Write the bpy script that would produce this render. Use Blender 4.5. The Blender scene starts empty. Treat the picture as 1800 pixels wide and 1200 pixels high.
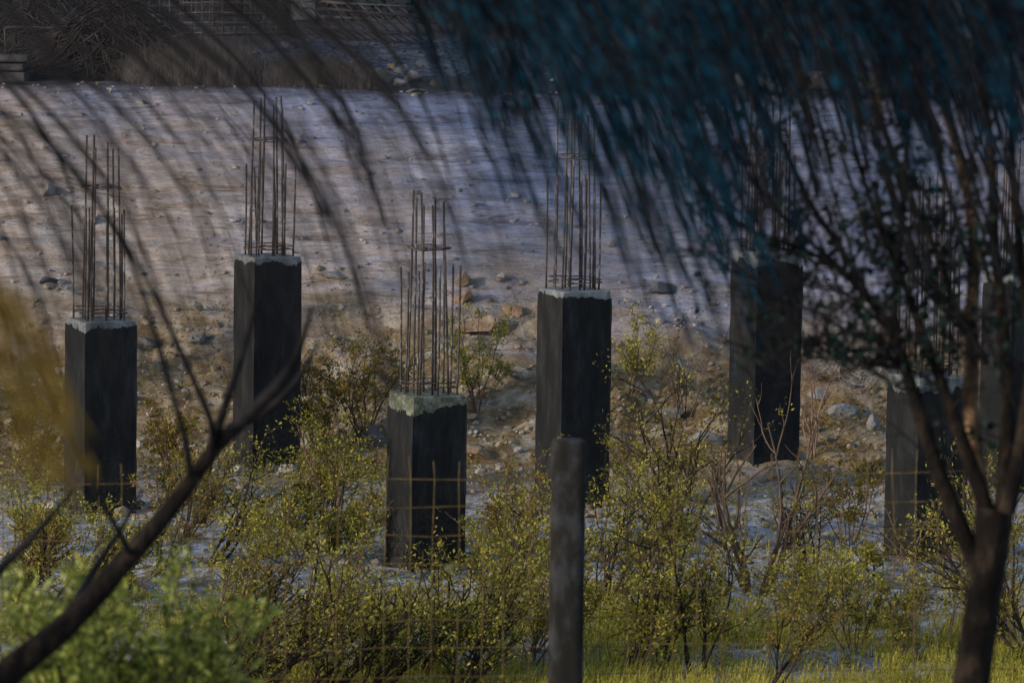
import bpy, bmesh, math, random
import numpy as np
from mathutils import Vector

random.seed(7)
np.random.seed(7)
S = bpy.context.scene
C = S.collection
R = math.radians

# ------------------------------------------------------------------ camera, sky, sun, exposure
CAM = Vector((0.0, 0.0, 5.8))
FPX = 7600.0                       # focal length in pixels of the 1800 px wide photograph
PITCH, ROLL = R(6.009), R(0.8)
fwd = Vector((0, math.cos(PITCH), -math.sin(PITCH)))
up0 = Vector((0, math.sin(PITCH), math.cos(PITCH)))
rt0 = Vector((1, 0, 0))
UP = up0 * math.cos(ROLL) - rt0 * math.sin(ROLL)
RT = rt0 * math.cos(ROLL) + up0 * math.sin(ROLL)
cd = bpy.data.cameras.new('camera')
cam = bpy.data.objects.new('camera', cd); C.objects.link(cam)
cd.sensor_width = 36.0; cd.lens = FPX / 1800 * 36
cd.clip_start = 0.1; cd.clip_end = 2000
cd.dof.use_dof = True; cd.dof.focus_distance = 40.5; cd.dof.aperture_fstop = 6.3
from mathutils import Matrix
m = Matrix((RT, UP, -fwd)).transposed().to_4x4(); m.translation = CAM
cam.matrix_world = m
S.camera = cam

SUN_AZ, SUN_EL = R(238), R(17)     # azimuth clockwise from +Y
w = bpy.data.worlds.new('World'); S.world = w; w.use_nodes = True
nt = w.node_tree; nt.nodes.clear()
sky = nt.nodes.new('ShaderNodeTexSky'); sky.sky_type = 'NISHITA'; sky.sun_disc = False
sky.sun_elevation = SUN_EL; sky.sun_rotation = SUN_AZ
bg = nt.nodes.new('ShaderNodeBackground'); bg.inputs[1].default_value = 0.15
wo = nt.nodes.new('ShaderNodeOutputWorld')
nt.links.new(sky.outputs[0], bg.inputs[0]); nt.links.new(bg.outputs[0], wo.inputs[0])
sd = bpy.data.lights.new('sun', 'SUN'); sd.energy = 2.1; sd.angle = R(1.5); sd.color = (1.0, 0.86, 0.70)
sun = bpy.data.objects.new('sun', sd); C.objects.link(sun)
sdir = Vector((math.sin(SUN_AZ) * math.cos(SUN_EL), math.cos(SUN_AZ) * math.cos(SUN_EL), math.sin(SUN_EL)))
sun.rotation_euler = sdir.to_track_quat('Z', 'Y').to_euler()
sun.location = (-20, -10, 30)
S.view_settings.view_transform = 'Standard'; S.view_settings.look = 'None'
S.view_settings.exposure = 0.5; S.view_settings.gamma = 1
S.cycles.use_denoising = True

# ------------------------------------------------------------------ placing helpers
def pt(px, py, Y):
    """the world point at depth Y that the photograph shows at (px, py)"""
    d = fwd + RT * ((px - 900) / FPX) + UP * ((600 - py) / FPX)
    return CAM + d * (Y / d.y)

def _hash(ix, iy, seed):
    n = (ix.astype(np.int64) * 374761393 + iy.astype(np.int64) * 668265263 + seed * 974711) & 0x7fffffff
    n = ((n ^ (n >> 13)) * 1274126177) & 0x7fffffff
    return ((n ^ (n >> 16)) & 0xffff) / 65535.0

def vnoise(x, y, seed=0):
    x = np.asarray(x, float); y = np.asarray(y, float)
    ix = np.floor(x); iy = np.floor(y); fx = x - ix; fy = y - iy
    fx = fx * fx * (3 - 2 * fx); fy = fy * fy * (3 - 2 * fy)
    a = _hash(ix, iy, seed); b = _hash(ix + 1, iy, seed); c = _hash(ix, iy + 1, seed); d = _hash(ix + 1, iy + 1, seed)
    return (a * (1 - fx) + b * fx) * (1 - fy) + (c * (1 - fx) + d * fx) * fy - 0.5

def fbm(x, y, seed=0, o=4):
    t = 0; a = 1.0
    for k in range(o):
        t = t + a * vnoise(x * 2 ** k, y * 2 ** k, seed + k); a *= 0.5
    return t

PY = [-300, 0, 12, 19, 26, 29, 43.3, 45, 46.5, 47.8, 49.3, 50.8, 51.4, 68, 76, 82, 110, 200, 500]
PZ = [4.2, 4.2, 2.9, 2.1, 0.1, 0, 0, 0.47, 1.15, 1.775, 2.557, 3.31, 3.38, 3.38, 3.45, 5.0, 16, 40, 60]
# piers: left edge px, cap row, foot row, depth, rebar lengths (long, short)
PIERS = [
    (112, 561, 902, 39.9, 1.66, 1.03), (409, 449, 822, 43.2, 1.57, 0.95), (678, 691, 1002, 37.0, 1.72, 1.10),
    (941, 508, 888, 40.2, 1.70, 1.05), (1281, 440, 800, 42.2, 1.52, 0.92), (1556, 659, 977, 37.3, 1.72, 1.05),
    (1722, 478, 858, 41.0, 1.72, 1.05)]
TH = R(27); SIDE = 0.5
pier_pos = []
for (pl, ct, fr, Y, a, b) in PIERS:
    wpx = SIDE * (math.sin(TH) + math.cos(TH)) * FPX / Y
    p = pt(pl + wpx / 2, fr, Y); q = pt(pl + wpx / 2 + 3, ct, Y)
    pier_pos.append((p.x, Y, p.z, q.z))

def H(x, y):
    x = np.asarray(x, float); y = np.asarray(y, float)
    yy = y + 0.55 * vnoise(x * 0.35, y * 0.05, 3) + 0.25 * vnoise(x * 1.1, y * 0.1, 4)
    z = np.interp(yy, PY, PZ)
    bank = np.clip((z - 0.35) / 0.4, 0, 1) * np.clip((3.36 - z) / 0.25, 0, 1) * (y > 40)
    step = 0.21
    s = z / step + 1.6 * fbm(x * 0.22, y * 0.25, 9, 3)
    fr = s - np.floor(s)
    z = z + bank * step * 0.40 * (np.clip((fr - 0.45) / 0.3, 0, 1) - fr)
    z = z + bank * (0.07 * fbm(x * 0.7, y * 2.2, 11, 4) + 0.05 * fbm(x * 3.2, y * 6, 15, 4))
    rub = np.exp(-((y - 45.0) / 1.7) ** 2)
    z = z + rub * (0.30 * fbm(x * 1.3, y * 1.3, 21, 4) + 0.12 * np.abs(fbm(x * 4.5, y * 4.5, 25, 3)))
    flo = ((y > 26) & (y < 46))
    z = z + flo * (0.10 * fbm(x * 0.8, y * 0.8, 31, 4) + 0.03 * fbm(x * 6, y * 6, 35, 2))
    z = z + (y > 50.5) * (0.07 * fbm(x * 0.7, y * 0.7, 41, 4))
    far = np.clip((y - 76) / 30, 0, 1)
    z = z + far * 6 * fbm(x * 0.05, y * 0.05, 51, 3)
    for (X, Y, zb, zc) in pier_pos:
        g = np.exp(-((x - X) ** 2 + (y - Y) ** 2) / 0.7 ** 2)
        z = z * (1 - g) + g * (zb + 0.02 + 0.05 * fbm(x * 5, y * 5, 61, 2))
    return z

_G = {}
def h1(x, y):
    """ground height read off the ground sheet's own grid"""
    if not _G: return float(H(np.array([x]), np.array([y]))[0])
    gx, gy, gz = _G['x'], _G['y'], _G['z']
    i_ = min(max(int(np.searchsorted(gx, x)) - 1, 0), len(gx) - 2); j_ = min(max(int(np.searchsorted(gy, y)) - 1, 0), len(gy) - 2)
    u = (x - gx[i_]) / (gx[i_ + 1] - gx[i_]); v = (y - gy[j_]) / (gy[j_ + 1] - gy[j_])
    return float((gz[j_, i_] * (1 - u) + gz[j_, i_ + 1] * u) * (1 - v) + (gz[j_ + 1, i_] * (1 - u) + gz[j_ + 1, i_ + 1] * u) * v)

def ground_at(px, py):
    """where the sight line through a pixel meets the ground"""
    Ys = np.linspace(24, 75, 1400)
    d = fwd + RT * ((px - 900) / FPX) + UP * ((600 - py) / FPX)
    xs = CAM.x + d.x / d.y * Ys; zs = CAM.z + d.z / d.y * Ys
    g = H(xs, Ys)
    k = np.argmax(zs <= g)
    return Vector((xs[k], Ys[k], g[k]))

# ------------------------------------------------------------------ mesh builders
class MB:
    def __init__(s): s.v = []; s.f = []; s.n = 0
    def add(s, v, f):
        s.v.append(np.asarray(v, float).reshape(-1, 3)); n = s.n
        s.f.extend([tuple(i + n for i in q) for q in f]); s.n += len(s.v[-1])
    def tube(s, pts, rad, k=6, cap=True):
        P = np.array([list(p) for p in pts]); n = len(P)
        if np.isscalar(rad): rad = [rad] * n
        T = np.gradient(P, axis=0); T /= np.linalg.norm(T, axis=1)[:, None] + 1e-9
        ref = np.array([0.31, 0.87, 0.21]) if abs(T[0][2]) > 0.7 else np.array([0.02, 0.03, 1.0])
        A = np.cross(T, ref); A /= np.linalg.norm(A, axis=1)[:, None] + 1e-9
        B = np.cross(T, A)
        an = np.arange(k) * 2 * math.pi / k
        V = (P[:, None, :] + (A[:, None, :] * np.cos(an)[None, :, None] + B[:, None, :] * np.sin(an)[None, :, None])
             * np.array(rad)[:, None, None]).reshape(-1, 3)
        F = []
        for i in range(n - 1):
            for j in range(k):
                F.append((i * k + j, i * k + (j + 1) % k, (i + 1) * k + (j + 1) % k, (i + 1) * k + j))
        if cap:
            F.append(tuple(range(k))[::-1]); F.append(tuple((n - 1) * k + j for j in range(k)))
        s.add(V, F)
    def leaf(s, p, d, nrm, L, W):
        p = np.array(p); d = np.array(d) / (np.linalg.norm(d) + 1e-9)
        b = np.cross(d, nrm); b /= np.linalg.norm(b) + 1e-9
        c = np.cross(b, d)
        s.add([p, p + d * L * .5 + b * W * .5 + c * W * .12, p + d * L, p + d * L * .5 - b * W * .5 + c * W * .12], [(0, 1, 2, 3)])
    def build(s, name, mat, parent=None, smooth=True):
        me = bpy.data.meshes.new(name)
        V = np.concatenate(s.v) if s.v else np.zeros((0, 3))
        me.from_pydata(V.tolist(), [], s.f)
        if smooth: me.polygons.foreach_set('use_smooth', [True] * len(me.polygons))
        me.materials.append(mat); me.update()
        o = bpy.data.objects.new(name, me); C.objects.link(o)
        if parent:
            o.parent = parent
            me.transform(Matrix.Translation(-parent.location) if not parent.get('_rot') else parent.matrix_world.inverted())
        return o

def tag(o, label=None, cat=None, group=None, kind=None):
    if label: o['label'] = label
    if cat: o['category'] = cat
    if group: o['group'] = group
    if kind: o['kind'] = kind
    return o

def thing(name, loc, label, cat, group=None):
    o = bpy.data.objects.new(name, None); C.objects.link(o)
    o.location = loc; o.empty_display_size = 0.1
    return tag(o, label, cat, group)

def spline(ctrl, n=14):
    """Catmull-Rom through control rows of any width"""
    P = np.array(ctrl, float); P = np.vstack([2 * P[0] - P[1], P, 2 * P[-1] - P[-2]])
    out = []
    segs = len(P) - 3
    for i in range(segs):
        a, b, c, d = P[i:i + 4]
        for t in np.linspace(0, 1, max(2, n // segs + 1), endpoint=(i == segs - 1)):
            out.append(0.5 * (2 * b + (c - a) * t + (2 * a - 5 * b + 4 * c - d) * t * t + (3 * b - a - 3 * c + d) * t ** 3))
    return np.array(out)

# ------------------------------------------------------------------ materials
def mat(name):
    m_ = bpy.data.materials.new(name); m_.use_nodes = True
    t = m_.node_tree; return m_, t, t.nodes['Principled BSDF']
def N(t, typ, **kw):
    n = t.nodes.new(typ)
    for k, v in kw.items(): setattr(n, k, v)
    return n
def ramp(t, stops):
    n = t.nodes.new('ShaderNodeValToRGB'); e = n.color_ramp.elements
    while len(e) < len(stops): e.new(0.5)
    for i, (p, c) in enumerate(stops):
        e[i].position = p; e[i].color = (c[0], c[1], c[2], 1) if hasattr(c, '__len__') else (c, c, c, 1)
    return n
def pos_noise(t, scale, vec_scale=(1, 1, 1), detail=5, rough=0.6, dist=0.0, coord='Position'):
    if coord == 'Position':
        g = N(t, 'ShaderNodeNewGeometry'); src = g.outputs['Position']
    else:
        g = N(t, 'ShaderNodeTexCoord'); src = g.outputs['Object']
    mp = N(t, 'ShaderNodeMapping'); mp.inputs['Scale'].default_value = vec_scale
    t.links.new(src, mp.inputs['Vector'])
    n = N(t, 'ShaderNodeTexNoise'); n.inputs['Scale'].default_value = scale; n.inputs['Detail'].default_value = detail
    n.inputs['Roughness'].default_value = rough; n.inputs['Distortion'].default_value = dist
    t.links.new(mp.outputs[0], n.inputs['Vector'])
    return n.outputs[0]
def mix(t, fac, a, b, blend='MIX'):
    n = N(t, 'ShaderNodeMix', data_type='RGBA', blend_type=blend)
    for k, v in ((0, fac), (6, a), (7, b)):
        if hasattr(v, 'is_linked'): t.links.new(v, n.inputs[k])
        elif k == 0: n.inputs[0].default_value = v
        else: n.inputs[k].default_value = (v[0], v[1], v[2], 1)
    return n.outputs[2]
def bump(t, b, h, strength=0.5, dist=0.02):
    n = N(t, 'ShaderNodeBump'); n.inputs['Strength'].default_value = strength; n.inputs['Distance'].default_value = dist
    t.links.new(h, n.inputs['Height']); t.links.new(n.outputs[0], b.inputs['Normal'])
def rmp(t, src, stops):
    r = ramp(t, stops); t.links.new(src, r.inputs[0]); return r.outputs[0]
def maprange(t, v, a, b):
    n = N(t, 'ShaderNodeMapRange'); n.inputs[1].default_value = a; n.inputs[2].default_value = b
    t.links.new(v, n.inputs[0]); return n.outputs[0]
def mathn(t, op, a, b):
    n = N(t, 'ShaderNodeMath', operation=op)
    for i, v in enumerate((a, b)):
        if hasattr(v, 'is_linked'): t.links.new(v, n.inputs[i])
        else: n.inputs[i].default_value = v
    return n.outputs[0]

def noisy(name, stops, scale=4, rough=0.9, bstr=0.4, bscale=40, bdist=0.01, vs=(1, 1, 1), metallic=0.0, spec=0.3):
    m_, t, b = mat(name)
    t.links.new(rmp(t, pos_noise(t, scale, vs), stops), b.inputs['Base Color'])
    b.inputs['Roughness'].default_value = rough; b.inputs['Metallic'].default_value = metallic
    b.inputs['Specular IOR Level'].default_value = spec
    if bstr: bump(t, b, pos_noise(t, bscale, detail=4), bstr, bdist)
    return m_

def leafmat(name, stops, scale=1.2, trans=0.35):
    m_, t, b = mat(name)
    n = pos_noise(t, scale, detail=3); n2 = pos_noise(t, 38, detail=2)
    f = mathn(t, 'ADD', mathn(t, 'MULTIPLY', n, 0.3), mathn(t, 'MULTIPLY', n2, 0.7))
    col = rmp(t, f, stops)
    t.links.new(col, b.inputs['Base Color']); b.inputs['Roughness'].default_value = 0.6
    b.inputs['Specular IOR Level'].default_value = 0.08
    tr = N(t, 'ShaderNodeBsdfTranslucent'); t.links.new(col, tr.inputs[0])
    ms = N(t, 'ShaderNodeMixShader'); ms.inputs[0].default_value = trans
    t.links.new(b.outputs[0], ms.inputs[1]); t.links.new(tr.outputs[0], ms.inputs[2])
    t.links.new(ms.outputs[0], t.nodes['Material Output'].inputs[0])
    return m_

M = {}
M['concrete'] = noisy('grey_concrete', [(0.3, (0.07, 0.078, 0.085)), (0.5, (0.13, 0.143, 0.157)), (0.7, (0.20, 0.215, 0.235))], 9, 0.9, 0.3, 60, 0.006)
def bitumen_material():
    m_, t, b = mat('black_bitumen')
    n = rmp(t, pos_noise(t, 6, (1, 1, 0.35), 6, 0.7), [(0.32, (0.006, 0.007, 0.008)), (0.5, (0.011, 0.012, 0.014)), (0.66, (0.022, 0.024, 0.027))])
    g = N(t, 'ShaderNodeNewGeometry'); sx = N(t, 'ShaderNodeSeparateXYZ'); t.links.new(g.outputs['Position'], sx.inputs[0])
    low = maprange(t, mathn(t, 'ADD', sx.outputs[2], mathn(t, 'MULTIPLY', pos_noise(t, 5, detail=6), 1.0)), 1.15, 0.45)
    dust = rmp(t, pos_noise(t, 22, detail=6, rough=0.75), [(0.45, 0.0), (0.7, 0.75)])
    col = mix(t, mathn(t, 'MULTIPLY', low, dust), n, (0.07, 0.062, 0.045))
    pits = rmp(t, pos_noise(t, 60, detail=3), [(0.66, 0.0), (0.74, 0.3)])
    t.links.new(mix(t, pits, col, (0.09, 0.09, 0.09)), b.inputs['Base Color'])
    b.inputs['Roughness'].default_value = 0.7; b.inputs['Specular IOR Level'].default_value = 0.14
    bump(t, b, mathn(t, 'ADD', pos_noise(t, 9, (1, 1, .3)), mathn(t, 'MULTIPLY', pos_noise(t, 70), 0.3)), 0.6, 0.012)
    return m_
M['bitumen'] = bitumen_material()
M['mossy'] = noisy('mossy_concrete', [(0.36, (0.04, 0.046, 0.03)), (0.5, (0.095, 0.105, 0.075)), (0.64, (0.19, 0.20, 0.18))], 14, 0.9, 0.4, 50, 0.008)
M['rebar'] = noisy('rusted_rebar', [(0.3, (0.04, 0.034, 0.034)), (0.55, (0.075, 0.06, 0.055)), (0.68, (0.20, 0.20, 0.21))], 12, 0.7, 0.2, 90, 0.003, metallic=0.3)
M['mesh'] = noisy('rusty_wire', [(0.35, (0.05, 0.034, 0.013)), (0.65, (0.17, 0.12, 0.04))], 14, 0.75, 0, metallic=0.2)
M['farmesh'] = noisy('grey_rusty_wire', [(0.3, (0.04, 0.034, 0.036)), (0.7, (0.11, 0.095, 0.10))], 6, 0.8, 0)
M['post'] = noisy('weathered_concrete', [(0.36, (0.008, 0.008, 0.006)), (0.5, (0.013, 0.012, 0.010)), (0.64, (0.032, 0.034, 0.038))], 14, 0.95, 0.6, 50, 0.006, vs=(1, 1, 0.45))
M['bark'] = noisy('dark_bark', [(0.32, (0.006, 0.005, 0.005)), (0.52, (0.012, 0.010, 0.009)), (0.72, (0.05, 0.036, 0.026))], 22, 0.95, 1.0, 60, 0.02, vs=(1, 1, 0.4), spec=0.1)
M['barkdark'] = noisy('smooth_dark_bark', [(0.35, (0.008, 0.008, 0.010)), (0.7, (0.022, 0.021, 0.023))], 14, 0.95, 0.3, 70, 0.004, spec=0.08)
M['barklit'] = noisy('sunlit_tan_bark', [(0.34, (0.02, 0.014, 0.01)), (0.5, (0.09, 0.06, 0.038)), (0.66, (0.26, 0.17, 0.10))], 16, 0.95, 0.8, 60, 0.015, vs=(1, 1, 0.6), spec=0.1)  # warm sunlight on two limbs of the right tree, painted into the bark
M['stem'] = noisy('brown_stem', [(0.3, (0.045, 0.032, 0.024)), (0.7, (0.15, 0.10, 0.07))], 7, 0.9, 0)
M['darkstem'] = noisy('dark_stem', [(0.3, (0.012, 0.010, 0.009)), (0.7, (0.055, 0.042, 0.032))], 7, 0.9, 0, spec=0.1)
M['redstem'] = noisy('reddish_stem', [(0.3, (0.10, 0.06, 0.045)), (0.7, (0.30, 0.19, 0.14))], 7, 0.9, 0)
M['brush'] = noisy('dead_wood', [(0.3, (0.015, 0.013, 0.014)), (0.6, (0.055, 0.048, 0.05)), (0.8, (0.17, 0.15, 0.15))], 5, 0.95, 0)
M['drygrass'] = noisy('dry_straw', [(0.3, (0.04, 0.036, 0.036)), (0.7, (0.14, 0.125, 0.12))], 3, 0.95, 0)
M['rock'] = noisy('pale_stone', [(0.3, (0.22, 0.20, 0.19)), (0.55, (0.36, 0.34, 0.32)), (0.75, (0.48, 0.47, 0.46))], 4, 0.95, 0.7, 25, 0.02)
M['dullrock'] = noisy('dull_stone', [(0.3, (0.10, 0.10, 0.105)), (0.55, (0.19, 0.19, 0.19)), (0.75, (0.29, 0.29, 0.30))], 4, 0.95, 0.7, 25, 0.02)
M['brownrock'] = noisy('ochre_stone', [(0.3, (0.13, 0.085, 0.055)), (0.55, (0.27, 0.19, 0.13)), (0.75, (0.40, 0.32, 0.25))], 5, 0.95, 0.8, 25, 0.03)
M['darkrock'] = noisy('dark_stone', [(0.3, (0.045, 0.045, 0.05)), (0.7, (0.12, 0.12, 0.13))], 5, 0.95, 0.7, 25, 0.02)
M['rubble'] = noisy('mixed_rubble', [(0.3, (0.10, 0.07, 0.045)), (0.5, (0.21, 0.17, 0.125)), (0.7, (0.37, 0.36, 0.36))], 2.5, 0.95, 0.6, 30, 0.015)
M['clod'] = noisy('earth_clod', [(0.3, (0.14, 0.11, 0.09)), (0.6, (0.34, 0.31, 0.32)), (0.8, (0.46, 0.44, 0.46))], 3, 0.97, 0)
M['gravel'] = noisy('blue_gravel', [(0.3, (0.025, 0.028, 0.036)), (0.5, (0.065, 0.07, 0.09)), (0.7, (0.15, 0.16, 0.20))], 9, 0.95, 0.6, 30, 0.015)
M['leaf_y'] = leafmat('yellow_green_leaf', [(0.36, (0.05, 0.055, 0.012)), (0.5, (0.24, 0.225, 0.035)), (0.62, (0.58, 0.50, 0.11))])
M['leaf_o'] = leafmat('ochre_leaf', [(0.34, (0.06, 0.05, 0.013)), (0.5, (0.20, 0.15, 0.03)), (0.66, (0.38, 0.28, 0.07))])
M['leaf_b'] = leafmat('brown_ochre_leaf', [(0.36, (0.05, 0.032, 0.008)), (0.5, (0.13, 0.085, 0.018)), (0.64, (0.22, 0.15, 0.035))])
M['leaf_g'] = leafmat('bright_green_leaf', [(0.38, (0.025, 0.038, 0.008)), (0.5, (0.20, 0.24, 0.04)), (0.62, (0.60, 0.60, 0.20))])
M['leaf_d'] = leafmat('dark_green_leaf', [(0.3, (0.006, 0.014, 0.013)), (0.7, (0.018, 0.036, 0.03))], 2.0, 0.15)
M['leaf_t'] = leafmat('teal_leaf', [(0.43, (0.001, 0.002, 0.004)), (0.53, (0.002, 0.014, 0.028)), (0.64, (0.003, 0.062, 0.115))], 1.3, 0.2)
M['grass'] = leafmat('yellow_grass', [(0.36, (0.11, 0.105, 0.02)), (0.5, (0.36, 0.33, 0.05)), (0.64, (0.74, 0.64, 0.18))], 0.9)

def ground_material():
    m_, t, b = mat('excavated_earth')
    g = N(t, 'ShaderNodeNewGeometry'); sx = N(t, 'ShaderNodeSeparateXYZ'); t.links.new(g.outputs['Position'], sx.inputs[0])
    z = sx.outputs[2]; y = sx.outputs[1]
    strata = pos_noise(t, 1.0, (1.3, 3.2, 8.0), 10, 0.78, 0.9)
    bankc = rmp(t, strata, [(0.32, (0.11, 0.08, 0.06)), (0.41, (0.27, 0.215, 0.175)), (0.49, (0.40, 0.345, 0.32)), (0.62, (0.55, 0.50, 0.49))])
    blue_shade = rmp(t, strata, [(0.32, (0.08, 0.082, 0.11)), (0.43, (0.20, 0.215, 0.30)), (0.5, (0.275, 0.305, 0.44)), (0.63, (0.40, 0.44, 0.61))])  # blue shade painted into the bank, stronger upward and to the right
    shade_mask = mathn(t, 'ADD', mathn(t, 'ADD', z, mathn(t, 'MULTIPLY', mathn(t, 'SUBTRACT', pos_noise(t, 0.45, detail=6), 0.5), 5.0)), mathn(t, 'MULTIPLY', sx.outputs[0], 0.38))
    bankc = mix(t, maprange(t, shade_mask, 0.7, 2.6), bankc, blue_shade)
    crack = rmp(t, pos_noise(t, 1.0, (3.0, 7.0, 34.0), 7, 0.75, 0.8), [(0.36, 0.35), (0.44, 1.0)])
    bankc = mix(t, 1.0, bankc, crack, 'MULTIPLY')
    patch = rmp(t, pos_noise(t, 0.5, (1, 1, 1), 5, 0.6), [(0.40, 0.0), (0.60, 1.0)])
    bankc = mix(t, mathn(t, 'MULTIPLY', patch, 0.35), bankc, (0.27, 0.20, 0.15))
    rub = rmp(t, pos_noise(t, 3.2, (1, 1, 1), 8, 0.75, 0.5), [(0.32, (0.06, 0.042, 0.026)), (0.47, (0.19, 0.135, 0.075)), (0.58, (0.31, 0.26, 0.18)), (0.70, (0.46, 0.45, 0.44))])
    zz = mathn(t, 'ADD', z, mathn(t, 'MULTIPLY', mathn(t, 'SUBTRACT', pos_noise(t, 0.9, detail=6), 0.5), 2.2))
    f1 = maprange(t, zz, 0.75, 1.55)
    col = mix(t, f1, rub, bankc)
    floor = rmp(t, pos_noise(t, 3.4, (1, 0.7, 1), 9, 0.78, 0.5), [(0.34, (0.07, 0.055, 0.035)), (0.45, (0.20, 0.185, 0.165)), (0.54, (0.40, 0.41, 0.46)), (0.68, (0.60, 0.63, 0.72))])
    f2 = maprange(t, mathn(t, 'ADD', y, mathn(t, 'MULTIPLY', pos_noise(t, 0.8, detail=5), 4.0)), 44.4, 42.2)
    col = mix(t, f2, col, floor)
    terr = rmp(t, pos_noise(t, 2.0, (1, 1, 1), 8, 0.75), [(0.35, (0.025, 0.025, 0.027)), (0.55, (0.06, 0.058, 0.063)), (0.72, (0.12, 0.12, 0.135))])
    f3 = maprange(t, mathn(t, 'ADD', y, pos_noise(t, 3, detail=5)), 51.2, 51.9)
    col = mix(t, f3, col, terr)
    hill = rmp(t, pos_noise(t, 0.6, (1, 1, 1), 8, 0.7), [(0.35, (0.018, 0.02, 0.024)), (0.7, (0.07, 0.07, 0.075))])
    col = mix(t, maprange(t, y, 72, 78), col, hill)
    t.links.new(col, b.inputs['Base Color']); b.inputs['Roughness'].default_value = 0.97
    b.inputs['Specular IOR Level'].default_value = 0.15
    h = mathn(t, 'ADD', pos_noise(t, 1.0, (2.0, 6.0, 30.0), 7, 0.7), mathn(t, 'MULTIPLY', pos_noise(t, 14, detail=7, rough=0.7), 0.8))
    bump(t, b, h, 0.8, 0.06)
    return m_
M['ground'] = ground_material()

# ------------------------------------------------------------------ the ground, one sheet
def axis(parts):
    a = []
    for lo, hi, st in parts: a += list(np.arange(lo, hi, st))
    return np.array(a + [parts[-1][1]])
xs = axis([(-300, -60, 20), (-60, -12, 3), (-12, -7, 0.5), (-7, 7, 0.06), (7, 12, 0.5), (12, 60, 3), (60, 300, 20)])
ys = axis([(-40, 0, 8), (0, 24, 1), (24, 30, 0.3), (30, 42, 0.08), (42, 52, 0.045), (52, 70, 0.15), (70, 90, 1), (90, 200, 8), (200, 500, 30)])
X, Y = np.meshgrid(xs, ys); Z = H(X, Y); _G.update(x=xs, y=ys, z=Z)
V = np.stack([X, Y, Z], -1).reshape(-1, 3); nx = len(xs); ny = len(ys)
i = np.arange(nx * ny).reshape(ny, nx)
F = np.stack([i[:-1, :-1], i[:-1, 1:], i[1:, 1:], i[1:, :-1]], -1).reshape(-1, 4)
me = bpy.data.meshes.new('ground'); me.vertices.add(len(V)); me.vertices.foreach_set('co', V.ravel())
me.loops.add(F.size); me.loops.foreach_set('vertex_index', F.ravel().astype(np.int32))
me.polygons.add(len(F)); me.polygons.foreach_set('loop_start', np.arange(0, F.size, 4, dtype=np.int32))
me.polygons.foreach_set('use_smooth', [True] * len(F))
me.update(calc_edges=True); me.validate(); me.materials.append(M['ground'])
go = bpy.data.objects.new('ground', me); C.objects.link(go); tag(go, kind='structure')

# ------------------------------------------------------------------ concrete piers
c_, s_ = math.cos(TH), math.sin(TH)
def rot(x, y): return (x * c_ - y * s_, x * s_ + y * c_)

def square_loop(half, z, cr=0.02, sag=0.0, rnd=None, ext=0.04):
    pts = []
    for (ax, ay, bx, by) in ((-1, -1, 1, -1), (1, -1, 1, 1), (1, 1, -1, 1), (-1, 1, -1, -1)):
        for t in (0.06, 0.35, 0.65, 0.94):
            x, y = rot((ax + (bx - ax) * t) * half, (ay + (by - ay) * t) * half)
            pts.append((x, y, z + (rnd.uniform(-sag, sag) if rnd else 0)))
    pts.append(pts[0]); x, y = rot(-half * 0.6, -half * 1.02); pts.append((x, y, pts[0][2] + 0.01))
    return pts

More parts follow.
